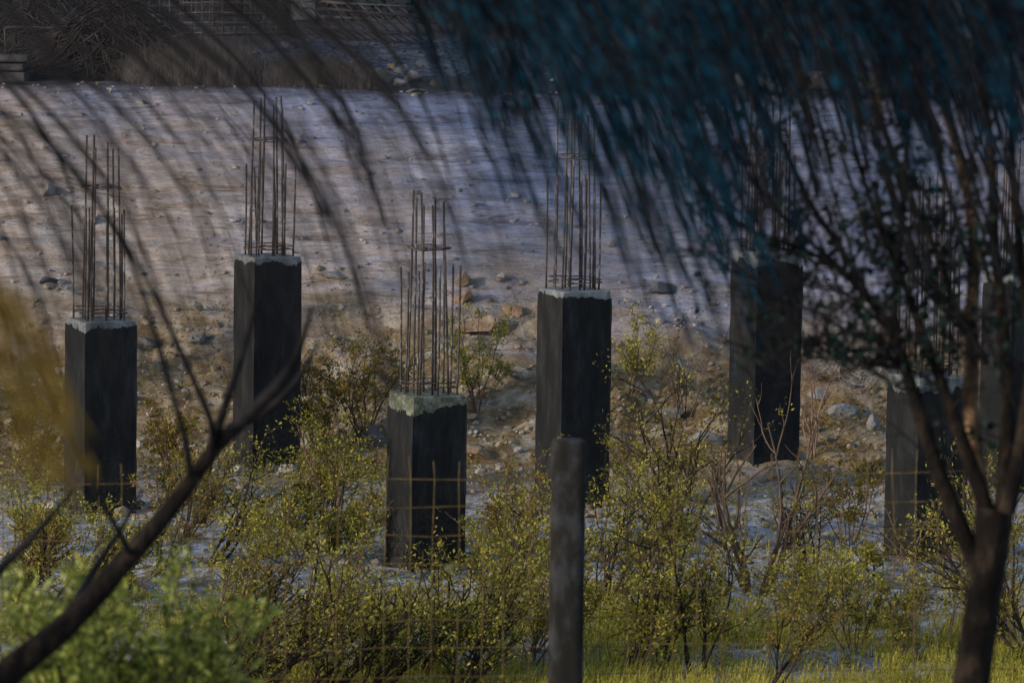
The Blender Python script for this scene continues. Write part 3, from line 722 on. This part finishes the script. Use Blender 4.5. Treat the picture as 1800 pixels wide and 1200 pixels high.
SH = [
 # px, base row, height px, label, options
 (20, 1000, 190, 'yellow green scrub below the far left edge of the first pier, leaning right', dict(lean=.55)),
 (150, 1095, 180, 'leaning yellow green scrub under the first pier, crossed by the leaning trunk', dict(lean=.7)),
 (285, 1000, 210, 'ochre leaved scrub right of the first pier foot', dict(lean=.5, leaf='leaf_o')),
 (370, 1120, 250, 'tall leaning yellow scrub below the second pier', dict(lean=.7)),
 (440, 1020, 190, 'bushy yellow green scrub right below the second pier foot', dict(lean=.5)),
 (500, 1195, 270, 'leaning slender scrub at the bottom left of the third pier', dict(lean=.75, n=6)),
 (585, 985, 250, 'dense yellow green scrub touching the left side of the third pier', dict(lean=.2)),
 (640, 1195, 165, 'low leaning scrub at the bottom directly left below the third pier', dict(lean=.6)),
 (750, 1195, 175, 'leafy scrub with a stout leaning stem right below the third pier', dict(lean=.45, n=5)),
 (850, 1130, 260, 'yellow green scrub between the third pier and the fence post', dict(lean=.4)),
 (890, 1015, 230, 'olive scrub at the left foot of the fourth pier', dict(lean=.2, leaf='leaf_o')),
 (940, 1195, 240, 'yellow scrub at the bottom touching the fence post on its left', dict(lean=.3)),
 (1075, 1060, 260, 'yellow green scrub right beside the fence post at mid height', dict(lean=.25)),
 (1110, 1195, 200, 'leaning brown stemmed scrub right of the fence post at the bottom', dict(lean=.4, dens=.6)),
 (1165, 960, 230, 'ochre scrub on the floor between fourth and fifth pier', dict(lean=.1, leaf='leaf_o')),
 (1225, 1130, 170, 'broad yellow green scrub left of the bare sapling', dict(lean=.05)),
 (1420, 1130, 180, 'sparse green scrub right of the bare sapling', dict(lean=-.05, dens=.5)),
 (1490, 960, 160, 'olive scrub left of the sixth pier foot', dict(leaf='leaf_o')),
 (1500, 1150, 190, 'thin bluish green scrub below the left edge of the sixth pier', dict(lean=-.2, dens=.6)),
 (1600, 1160, 150, 'sparse scrub directly below the sixth pier', dict(lean=-.15, dens=.5, stem='redstem')),
 (1780, 1150, 280, 'leaning scrub right of the right tree trunk at the edge', dict(lean=-.5)),
 (1110, 690, 130, 'bright yellow shrub on the rubble right of the fourth pier', dict(lean=.1, n=6)),
 (640, 770, 190, 'ochre shrub on the rubble left of the third pier cap', dict(leaf='leaf_o')),
 (560, 800, 150, 'low ochre shrub right of the second pier', dict(leaf='leaf_o')),
 (840, 720, 150, 'yellowish shrub on the rubble right of the third pier cap', dict(leaf='leaf_y', dens=.7)),
 (300, 840, 150, 'low olive scrub on the rubble between first and second pier', dict(leaf='leaf_o')),
 (60, 850, 160, 'low ochre scrub left of the first pier', dict(leaf='leaf_o')),
]
for k, (px_, py_, hp, lb, op) in enumerate(SH): shrub(px_, py_, hp, lb, seed=k * 17, **op)
BARE = [
 (1330, 1045, 330, 'bare forked sapling with many upright twigs below the fifth pier', dict(lean=.05, n=7, spread=.45, r0=.016)),
 (1200, 745, 170, 'bare twiggy shrub behind the round boulder', dict(n=8, spread=.5)),
 (1270, 1010, 200, 'small bare sapling left of the forked one', dict(n=4, spread=.4)),
 (1410, 1070, 150, 'single curved bare sapling right of the forked one', dict(n=2, spread=.25)),
 (1600, 1130, 190, 'bare reddish saplings under the sixth pier', dict(n=4, spread=.25, stem='redstem')),
 (1660, 1130, 200, 'bare reddish sapling left of the right tree trunk', dict(n=3, spread=.25, stem='redstem')),
 (1000, 880, 260, 'bare dark sapling in front of the fourth pier', dict(n=4, spread=.3)),
 (960, 745, 200, 'thin bare sapling on the rubble left of the fourth pier', dict(n=3, spread=.2)),
 (1430, 800, 220, 'bare reddish shrub right of the fifth pier', dict(n=5, spread=.4, stem='redstem')),
]
for k, (px_, py_, hp, lb, op) in enumerate(BARE):
    shrub(px_, py_, hp, lb, dens=0, seed=900 + k * 13, name='bare_sapling', group='bare saplings on the pit floor', cat='sapling', **op)

# green bush, out of focus in the near left corner
def near_bush(px, top, Yb, label, seed):
    g = Vector((pt(px, 1200, Yb).x, Yb, 0)); g.z = h1(g.x, Yb)
    hpx = (pt(px, top, Yb).z - g.z) * FPX / Yb
    py = 1200 + (pt(px, 1200, Yb).z - g.z) * FPX / Yb
    shrub(px, py, hpx, label, leaf='leaf_g', lean=.3, n=16, spread=.55, dens=0.75, lsize=.058, lw=.5, stem='darkstem', Yo=Yb, seed=seed, name='green_bush', group='green bushes at bottom left', cat='bush')
near_bush(40, 1010, 13.2, 'bright green bush in the bottom left corner under the leaning trunk', 5)
near_bush(185, 1060, 13.6, 'bright green bush right of the leaning trunk at the bottom left', 6)

# the thicket: slender saplings leaning together
rnd = random.Random(4242)
ZONES = [
 (-30, 110, 950, 1190, .65, 3, 'slender leaning sapling in the thicket left of the leaning trunk'),
 (250, 400, 880, 1010, .55, 4, 'slender leaning sapling in the thicket between first and second pier'),
 (330, 520, 1120, 1290, .8, 8, 'slender dark sapling leaning right beside the green bush at the bottom'),
 (470, 640, 930, 1050, .6, 6, 'slender leaning sapling in the thicket between second and third pier'),
 (480, 650, 1120, 1280, .7, 6, 'slender dark sapling leaning right at the bottom below the third pier left edge'),
 (690, 830, 1130, 1290, .5, 4, 'slender leaning sapling at the bottom just under the third pier'),
 (820, 940, 950, 1240, .4, 6, 'slender leaning sapling in the thicket between third pier and fence post'),
 (1050, 1200, 930, 1230, .3, 5, 'slender sapling in the thicket right of the fence post'),
 (60, 230, 1000, 1120, .7, 4, 'slender dark sapling leaning right just below the first pier'),
 (1210, 1400, 1150, 1250, .1, 2, 'slender sapling in the grass below the bare forked sapling'),
 (1420, 1540, 990, 1200, -.15, 4, 'slender sapling leaning left in front of the sixth pier left edge'),
 (1760, 1830, 1000, 1250, -.5, 3, 'slender sapling leaning left beyond the right tree trunk'),
]
for (xa, xb, ya, yb, ln, cnt, lb) in ZONES:
    for k in range(cnt):
        px = xa + (xb - xa) * (k + rnd.random()) / cnt; py = rnd.uniform(ya, yb)
        lq = ln + rnd.gauss(0, .1); hp = rnd.uniform(190, 330)
        for (pl, ct, fr, Y_, a_, b_) in PIERS:      # keep the feet of the piers in view
            if px - 30 < pl + 140 and px + abs(lq) * hp + 50 > pl and fr > 810 and lq > -.3: hp = min(hp, max(90, py - fr + 25))
        shrub(px, py, hp, lb, leaf=rnd.choice(('leaf_y', 'leaf_y', 'leaf_o')), stem='darkstem', lean=lq, n=rnd.randint(4, 7), spread=.2,
              dens=.32, lsize=.034, seed=k * 7 + int(xa), name='leaning_sapling', group=lb.replace('slender', 'slender').replace('sapling', 'saplings', 1), cat='sapling', r0=.019 if ln > .45 else .012)

# undergrowth that nobody could count
b = MB(); rnd = random.Random(71)
for _ in range(5400):
    x = rnd.uniform(-5.2, 5.2); y = rnd.uniform(31, 43.0)
    nv = float(fbm(np.array([x * .55]), np.array([y * .75]), 33, 3)[0])
    lim = .12 if x < -.4 else (.0 if x < 1.2 else -.15)
    if nv + lim < rnd.uniform(0, .35): continue
    if any(abs(x - X_) < .42 and -1.3 < y - Y_ < .4 for (X_, Y_, _a, _b) in pier_pos) and rnd.random() < .8: continue
    z = h1(x, y); hh = rnd.uniform(.05, .42)
    for _ in range(11):
        t = rnd.random()
        b.leaf((x + rnd.gauss(0, .09) + .3 * t * hh, y + rnd.gauss(0, .09), z + t * hh + .02), [rnd.gauss(0, 1) for _ in range(3)], [rnd.gauss(0, .6), rnd.gauss(0, .6), 1], rnd.uniform(.022, .05), rnd.uniform(.012, .026))
tag(b.build('undergrowth', M['leaf_y']), 'low yellow green undergrowth spread between the shrubs', 'undergrowth', kind='stuff')

# grass on the floor
rnd = random.Random(31); b = MB()
for _ in range(13000):
    x = rnd.uniform(-4.6, 4.6); y = rnd.uniform(29, 37.5)
    dens = float(vnoise(np.array([x * .5]), np.array([y * .9]), 19)[0]) + .35 - max(0, (y - 33.0) * .16) + (0.16 if x > 0.4 else -0.22)
    if rnd.random() > dens * 1.5: continue
    blades(b, rnd, x, y, h1(x, y), 9, rnd.uniform(.06, .22), .12, .0035, (.22, 0))
tag(b.build('grass', M['grass']), 'yellow green grass on the pit floor behind the fence', 'grass', kind='stuff')
rnd = random.Random(32); b = MB()
for _ in range(2600):
    x = rnd.uniform(-6, 6); y = rnd.gauss(44.2, 1.5)
    if y > 47 or y < 37: continue
    if vnoise(np.array([x * .7]), np.array([y * .7]), 29)[0] + (0.25 if x < -.8 else -.08) < rnd.uniform(-.1, .4): continue
    z = h1(x, y)
    for _ in range(14):
        b.leaf((x + rnd.gauss(0, .1), y + rnd.gauss(0, .1), z + abs(rnd.gauss(0, .07))), [rnd.gauss(0, 1) for _ in range(3)], [rnd.gauss(0, .6), rnd.gauss(0, .6), 1], rnd.uniform(.02, .05), rnd.uniform(.012, .03))
tag(b.build('ground_cover', M['leaf_o']), 'low ochre ground cover creeping over the rubble', 'ground cover', kind='stuff')

# ------------------------------------------------------------------ the leaning tree at left
LY = 12.0
def limb(b, ctrl, k=8, n=20):
    """ctrl rows: px, py, depth, diameter in px"""
    P = spline(ctrl, n)
    b.tube([pt(r[0], r[1], r[2]) for r in P], [max(0.0012, r[3] * r[2] / FPX / 2) for r in P], k, False)
    return P
lt = thing('leaning_tree', (pt(-330, 1640, LY).x, LY, h1(pt(-330, 1640, LY).x, LY)), 'dark bare tree leaning in from the bottom left corner with thin arching branches', 'tree')
b = MB()
limb(b, [(-330, 1660, LY, 80), (-150, 1360, LY, 66), (0, 1195, LY, 54), (120, 1095, LY, 45), (215, 990, LY, 39), (290, 905, LY, 33), (350, 825, LY, 28), (395, 765, LY, 26)], 12, 30)
b.build('trunk', M['bark'], lt)
b = MB()
limb(b, [(385, 778, LY, 30), (430, 735, 11.8, 26), (490, 675, 11.6, 20), (525, 615, 11.4, 13), (548, 540, 11.2, 5)])
limb(b, [(400, 755, LY, 22), (470, 720, 12, 15), (520, 670, 12, 10), (560, 600, 12, 4)])
limb(b, [(370, 790, LY, 20), (400, 700, 11.8, 16), (430, 610, 11.5, 11), (455, 520, 11.2, 6), (470, 450, 11, 3)])
limb(b, [(372, 795, LY, 16), (372, 745, 11.8, 12), (350, 690, 11.2, 11), (310, 600, 10.4, 10), (262, 500, 9.5, 9), (200, 395, 8.6, 9), (120, 290, 7.8, 8), (20, 200, 7, 7), (-80, 150, 6.4, 5)])
limb(b, [(335, 835, LY, 14), (325, 770, 11.6, 10), (300, 680, 11, 9), (272, 580, 10.2, 8), (225, 450, 9.2, 8), (150, 320, 8.2, 8), (50, 210, 7.2, 6)])
limb(b, [(230, 975, LY, 12), (180, 880, 11.5, 9), (120, 760, 10.5, 9), (60, 640, 9.5, 9), (-20, 500, 8.5, 9)])
limb(b, [(200, 1010, LY, 16), (150, 960, 12, 12), (230, 880, 12, 9)], 6, 8) if False else None
limb(b, [(-120, 1330, LY, 40), (-420, 900, 11.4, 34), (-560, 350, 10.6, 28), (-520, -120, 10, 22), (-380, -290, 9.6, 16), (0, -330, 9.4, 11), (420, -300, 9.3, 6)], 8, 30)
limb(b, [(100, 1115, LY, 16), (160, 1010, 12.2, 14), (215, 925, 12.4, 9), (250, 860, 12.6, 5)])
limb(b, [(-60, 1075, LY, 20), (0, 1000, 12.2, 18), (60, 940, 12.2, 12), (130, 860, 12.2, 6)])
b.build('branch', M['barkdark'], lt)
# long arching twigs swept to the left, close to the camera and out of focus
rnd = random.Random(55); b = MB()
for k in range(150):
    sx = rnd.uniform(-420, 560); sy = rnd.uniform(-140, 60) + max(0, (-sx) * .35); q = rnd.uniform(.85, 1.4); Yt = rnd.uniform(8.0, 10.8)
    if sx > 250: q *= .8
    wv = rnd.choice((1, 1.2, 1.5, 2, 2, 2.5, 3, 5, 9)); Yt *= rnd.choice((.62, .8, 1, 1.06)); sx += rnd.gauss(0, 40)
    hx = sx - 230 - rnd.uniform(0, 80)
    limb(b, [(hx, -270 - rnd.uniform(0, 30), Yt, wv), (sx, sy, Yt, wv), (sx + 165 * q, sy + 150 * q, Yt, wv), (sx + 290 * q, sy + 325 * q, Yt, wv * .8), (sx + 365 * q, sy + 560 * q, Yt * 1.02, 1.5)], 5, 24)
b.build('twig', M['barkdark'], lt)
b = MB()
for k in range(15):
    o = rnd.uniform(-170, -15); Yt = rnd.uniform(4.2, 5.2)
    P = limb(MB(), [(-60 + o, 400 + rnd.uniform(-20, 60), Yt, 3), (60 + o, 520, Yt, 3), (120 + o, 640, Yt, 3), (165 + o, 800, Yt, 2)], 4, 26)
    for r in P:
        if rnd.random() < .75:
            b.leaf(pt(r[0] + rnd.uniform(-14, 14), r[1] + rnd.uniform(-8, 8), r[2]), [.5 + rnd.gauss(0, .2), rnd.gauss(0, .3), -1], [0.2, -1, .2], rnd.uniform(.03, .06), rnd.uniform(.003, .006))
b.build('dry_foliage', M['leaf_b'], lt)

# ------------------------------------------------------------------ the forked tree at right
RY = 13.0
rtree = thing('forked_tree', (pt(1690, 1560, RY).x, RY, h1(pt(1690, 1560, RY).x, RY)), 'forked leafy tree with a stout curved trunk at the right edge', 'tree')
b = MB()
limb(b, [(1660, 1640, RY, 94), (1690, 1330, RY, 78), (1707, 1200, RY, 68), (1728, 1060, RY, 62), (1742, 960, RY, 66), (1748, 890, RY, 70)], 14, 30)
b.build('trunk', M['bark'], rtree)
rnd = random.Random(66)
LIMBS = [
 [(1722, 1010, RY, 46), (1690, 930, RY, 42), (1645, 820, RY, 38), (1612, 715, RY, 32), (1582, 620, RY, 27), (1540, 540, RY, 22), (1470, 470, RY, 15), (1400, 435, RY, 11), (1320, 405, 12.8, 8), (1255, 365, 12.6, 5)],
 [(1582, 625, RY, 22), (1572, 540, RY, 18), (1580, 430, RY, 17), (1592, 300, RY, 16), (1594, 150, RY, 14), (1585, -40, RY, 12)],
 [(1530, 530, RY, 18), (1480, 440, RY, 15), (1420, 350, RY, 13), (1370, 240, RY, 11), (1310, 130, 12.7, 9), (1262, -30, 12.5, 8)],
 [(1500, 490, RY, 14), (1430, 430, RY, 11), (1350, 350, RY, 10), (1285, 250, 12.8, 9), (1240, 120, 12.6, 8), (1215, -30, 12.4, 7)],
 [(1735, 900, RY, 40), (1690, 770, RY, 32), (1650, 660, RY, 26), (1612, 560, RY, 22), (1590, 500, 13.1, 16), (1540, 380, 13.1, 12), (1500, 250, 13.1, 10), (1470, 100, 13.1, 9), (1450, -40, 13, 8)],
 [(1738, 930, 13.1, 44), (1722, 850, 13.15, 40), (1708, 720, 13.2, 38), (1708, 570, 13.2, 34), (1712, 430, 13.2, 28), (1692, 300, 13.2, 22), (1660, 190, 13.2, 18), (1620, 60, 13.2, 14), (1600, -40, 13.2, 12)],
 [(1706, 600, 13.2, 26), (1672, 520, 13.2, 20), (1645, 440, 13.2, 15), (1600, 350, 13.2, 12), (1560, 240, 13.2, 10), (1530, 100, 13.2, 8)],
 [(1762, 930, RY, 46), (1768, 800, RY, 40), (1772, 690, RY, 34), (1762, 560, RY, 28), (1748, 420, RY, 24), (1740, 250, RY, 20), (1715, 80, RY, 16), (1700, -50, RY, 14)],
 [(1770, 900, 12.9, 40), (1800, 760, 12.9, 34), (1812, 600, 12.9, 28), (1795, 450, 12.9, 22), (1780, 300, 12.9, 18), (1775, 100, 12.9, 14), (1760, -50, 12.9, 12)],
 [(1735, 640, 13, 16), (1690, 560, 13, 13), (1650, 540, 13, 9), (1560, 420, 13, 7)],
 [(1575, 605, RY, 13), (1500, 590, RY, 8), (1430, 545, RY, 7), (1350, 520, RY, 5), (1240, 440, 12.8, 4)],
 [(1590, 650, RY, 10), (1480, 625, RY, 7), (1400, 600, RY, 6), (1340, 640, RY, 3)],
 [(1598, 690, RY, 9), (1500, 640, RY, 6), (1420, 632, RY, 5), (1330, 700, RY, 3)],
 [(1560, 580, RY, 9), (1490, 520, RY, 7), (1400, 500, RY, 6), (1290, 480, RY, 4), (1220, 420, 12.8, 3)],
 [(1470, 470, RY, 9), (1400, 450, RY, 7), (1330, 410, RY, 6), (1270, 340, 12.8, 4), (1200, 280, 12.7, 3)],
 [(1650, 680, RY, 12), (1600, 650, RY, 8), (1540, 640, RY, 5), (1460, 660, RY, 3)],
]
tips = []
for L in LIMBS:
    L = [(r[0], r[1], r[2], r[3] * .8) for r in L]; b = MB(); P = limb(b, L, 9, 26)
    b.build('limb', M['barklit'] if L[0][:2] in ((1738, 930), (1706, 600)) else (M['bark'] if L[0][3] > 29 else M['barkdark']), rtree)
    tips.append(P)
tw, lf = MB(), MB()
def leafclump(p, k, r):
    for _ in range(k):
        q = np.array(p) + np.array([rnd.gauss(0, r), rnd.gauss(0, r), rnd.gauss(0, r)])
        s = rnd.uniform(.014, .030)
        d = [rnd.gauss(0, 1), rnd.gauss(0, 1), rnd.gauss(-.3, .8)]; nn = [rnd.gauss(0, 1), -1 + rnd.gauss(0, .5), rnd.gauss(0, 1)]
        # round leaf: six-sided face
        d = np.array(d) / np.linalg.norm(d); bb = np.cross(d, nn); bb /= np.linalg.norm(bb) + 1e-9
        lf.add([q + (d * math.cos(a) * .6 + bb * math.sin(a) * .5) * s for a in np.arange(6) * math.pi / 3], [(0, 1, 2, 3, 4, 5)])
for P in tips:
    for r in P[4:]:
        for _ in range(1):
            x, y, yy, d = r
            if y < -60: continue
            ang = rnd.gauss(-1.9, .65) if rnd.random() < .75 else rnd.uniform(-3.4, 0)
            L = rnd.uniform(60, 190); dx, dy = math.cos(ang) * L, math.sin(ang) * L
            dz = rnd.gauss(0, .12)
            c = [(x, y, yy, min(d, rnd.uniform(3, 6))), (x + dx * .5 + rnd.gauss(0, 8), y + dy * .5 + rnd.gauss(0, 8), yy + dz * .5, 3), (x + dx + rnd.gauss(0, 14), y + dy * 1.05, yy + dz, 1.6)]
            Q = limb(tw, c, 4, 8)
            for q in Q[2:]:
                lo = 1.0 if 270 < q[1] < 640 else .45
                if rnd.random() < .30 * lo * (1.0 if q[0] > 1500 else .3): leafclump(pt(q[0], q[1], q[2]), rnd.randint(1, 4), .016)
                if rnd.random() < .22:
                    a2 = ang + rnd.gauss(0, .8); l2 = rnd.uniform(25, 90)
                    limb(tw, [(q[0], q[1], q[2], 2.4), (q[0] + math.cos(a2) * l2 * .5, q[1] + math.sin(a2) * l2 * .5, q[2], 2), (q[0] + math.cos(a2) * l2, q[1] + math.sin(a2) * l2, q[2], 1.4)], 4, 4)
# upright rods of the dense upper crown
for k in range(120):
    x0 = rnd.uniform(1290, 1850); y0 = rnd.uniform(180, 520) if x0 > 1480 else rnd.uniform(120, 380)
    L = rnd.uniform(200, 520); Yt = rnd.uniform(12.2, 13.8)
    Q = limb(tw, [(x0, y0, Yt, rnd.uniform(3, 11)), (x0 - L * .13, y0 - L * .45, Yt, 4), (x0 - L * .34, y0 - L, Yt, 3)], 4, 10)
    for q in Q:
        if rnd.random() < .08: leafclump(pt(q[0], q[1], q[2]), rnd.randint(1, 4), .025)
tw.build('twig', M['barkdark'], rtree); lf.build('foliage', M['leaf_d'], rtree)

# ------------------------------------------------------------------ weeping tree overhanging from the upper right
WY = 10.5
tx = 2.5; wt = thing('weeping_tree', (tx, WY, h1(tx, WY)), 'curtain of dark teal hanging twigs drooping into the upper right of the view', 'tree')
b = MB(); g0 = h1(tx, WY)
b.tube(spline([(tx, WY, g0 - .2), (tx + .05, WY, g0 + 1.2), (tx - .05, WY, 5.6), (tx - .25, WY, 6.25)], 14), list(np.linspace(.10, .055, len(spline([(tx, WY, g0 - .2), (tx + .05, WY, g0 + 1.2), (tx - .05, WY, 5.6), (tx - .25, WY, 6.25)], 14)))), 10)
b.build('trunk', M['bark'], wt)
b = MB()
for k in range(9):
    Yt = 8.4 + k * .5
    P = spline([(tx - .2, WY, 6.1), (tx - .9, (WY + Yt) / 2, 6.5), (.5, Yt, 6.48), (-.22 - .03 * k, Yt, 6.3)], 12)
    b.tube(P, list(np.linspace(.035, .008, len(P))), 6, False)
b.build('branch', M['barkdark'], wt)
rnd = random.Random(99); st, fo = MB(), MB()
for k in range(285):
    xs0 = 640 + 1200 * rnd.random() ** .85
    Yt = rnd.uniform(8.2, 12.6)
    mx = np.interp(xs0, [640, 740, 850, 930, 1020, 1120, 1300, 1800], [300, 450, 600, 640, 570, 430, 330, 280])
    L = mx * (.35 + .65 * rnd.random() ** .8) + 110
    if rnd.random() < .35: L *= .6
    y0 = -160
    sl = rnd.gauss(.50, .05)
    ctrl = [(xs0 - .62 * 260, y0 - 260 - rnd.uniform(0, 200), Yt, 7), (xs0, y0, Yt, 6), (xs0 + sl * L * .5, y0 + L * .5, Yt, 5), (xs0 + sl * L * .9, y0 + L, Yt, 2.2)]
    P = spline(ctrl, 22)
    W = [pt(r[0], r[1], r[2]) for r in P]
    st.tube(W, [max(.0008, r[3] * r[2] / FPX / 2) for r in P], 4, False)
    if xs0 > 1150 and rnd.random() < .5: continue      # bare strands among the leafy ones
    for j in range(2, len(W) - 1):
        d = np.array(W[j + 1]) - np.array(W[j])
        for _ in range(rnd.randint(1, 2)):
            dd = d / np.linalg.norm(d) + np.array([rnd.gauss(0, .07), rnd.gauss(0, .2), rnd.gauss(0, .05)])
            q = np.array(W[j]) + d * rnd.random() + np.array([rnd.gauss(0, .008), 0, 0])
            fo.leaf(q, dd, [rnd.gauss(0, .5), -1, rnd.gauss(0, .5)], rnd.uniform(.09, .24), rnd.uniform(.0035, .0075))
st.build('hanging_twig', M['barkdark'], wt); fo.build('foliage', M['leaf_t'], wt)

# ------------------------------------------------------------------ unseen trees added left of the frame to shade the terrace and right bank
def shade_tree(x, y, zc, r, rz, n, label, seed):
    rnd = random.Random(seed); g = Vector((x, y, h1(x, y)))
    root = thing('added_shade_tree', g, label, 'tree', 'unseen broad trees added for shade left of the pit')
    b = MB(); b.tube(spline([(x, y, g.z - .3), (x + .1, y, g.z + 2), (x - .1, y + .1, zc - 1), (x, y, zc + rz * .6)], 12), list(np.linspace(.24, .05, len(spline([(0, 0, 0), (0, 0, 1), (0, 0, 2), (0, 0, 3)], 12)))), 8)
    b.build('trunk', M['bark'], root)
    b = MB(); f = MB(); cl = []
    for _ in range(46):
        a = rnd.uniform(0, 6.28); e = rnd.uniform(-1, 1); q = rnd.uniform(.35, 1)
        c = np.array([x + r * q * math.cos(a) * math.sqrt(1 - e * e), y + r * q * math.sin(a) * math.sqrt(1 - e * e), zc + rz * q * e])
        b.tube([(x, y, zc - rz * .7), (np.array([x, y, zc - rz * .4]) + c) / 2, c], [.06, .035, .012], 4, False)
        for _ in range(n):
            f.leaf(c + np.array([rnd.gauss(0, .5), rnd.gauss(0, .5), rnd.gauss(0, .4)]), [rnd.gauss(0, 1) for _ in range(3)], [rnd.gauss(0, 1) for _ in range(3)], rnd.uniform(.14, .26), rnd.uniform(.08, .14))
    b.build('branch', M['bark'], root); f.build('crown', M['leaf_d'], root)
shade_tree(-12, 40.3, 9.2, 3.2, 3.0, 240, 'unseen broad leafy tree added for shade on the pit floor left of the piers', 1)
shade_tree(-12, 48.0, 9.8, 3.2, 3.2, 240, 'unseen broad leafy tree added for shade on the bank left of the brush pile', 2)
shade_tree(-12, 55.0, 9.6, 3.4, 3.2, 240, 'unseen broad leafy tree added for shade on the terrace left of the slab stack', 3)
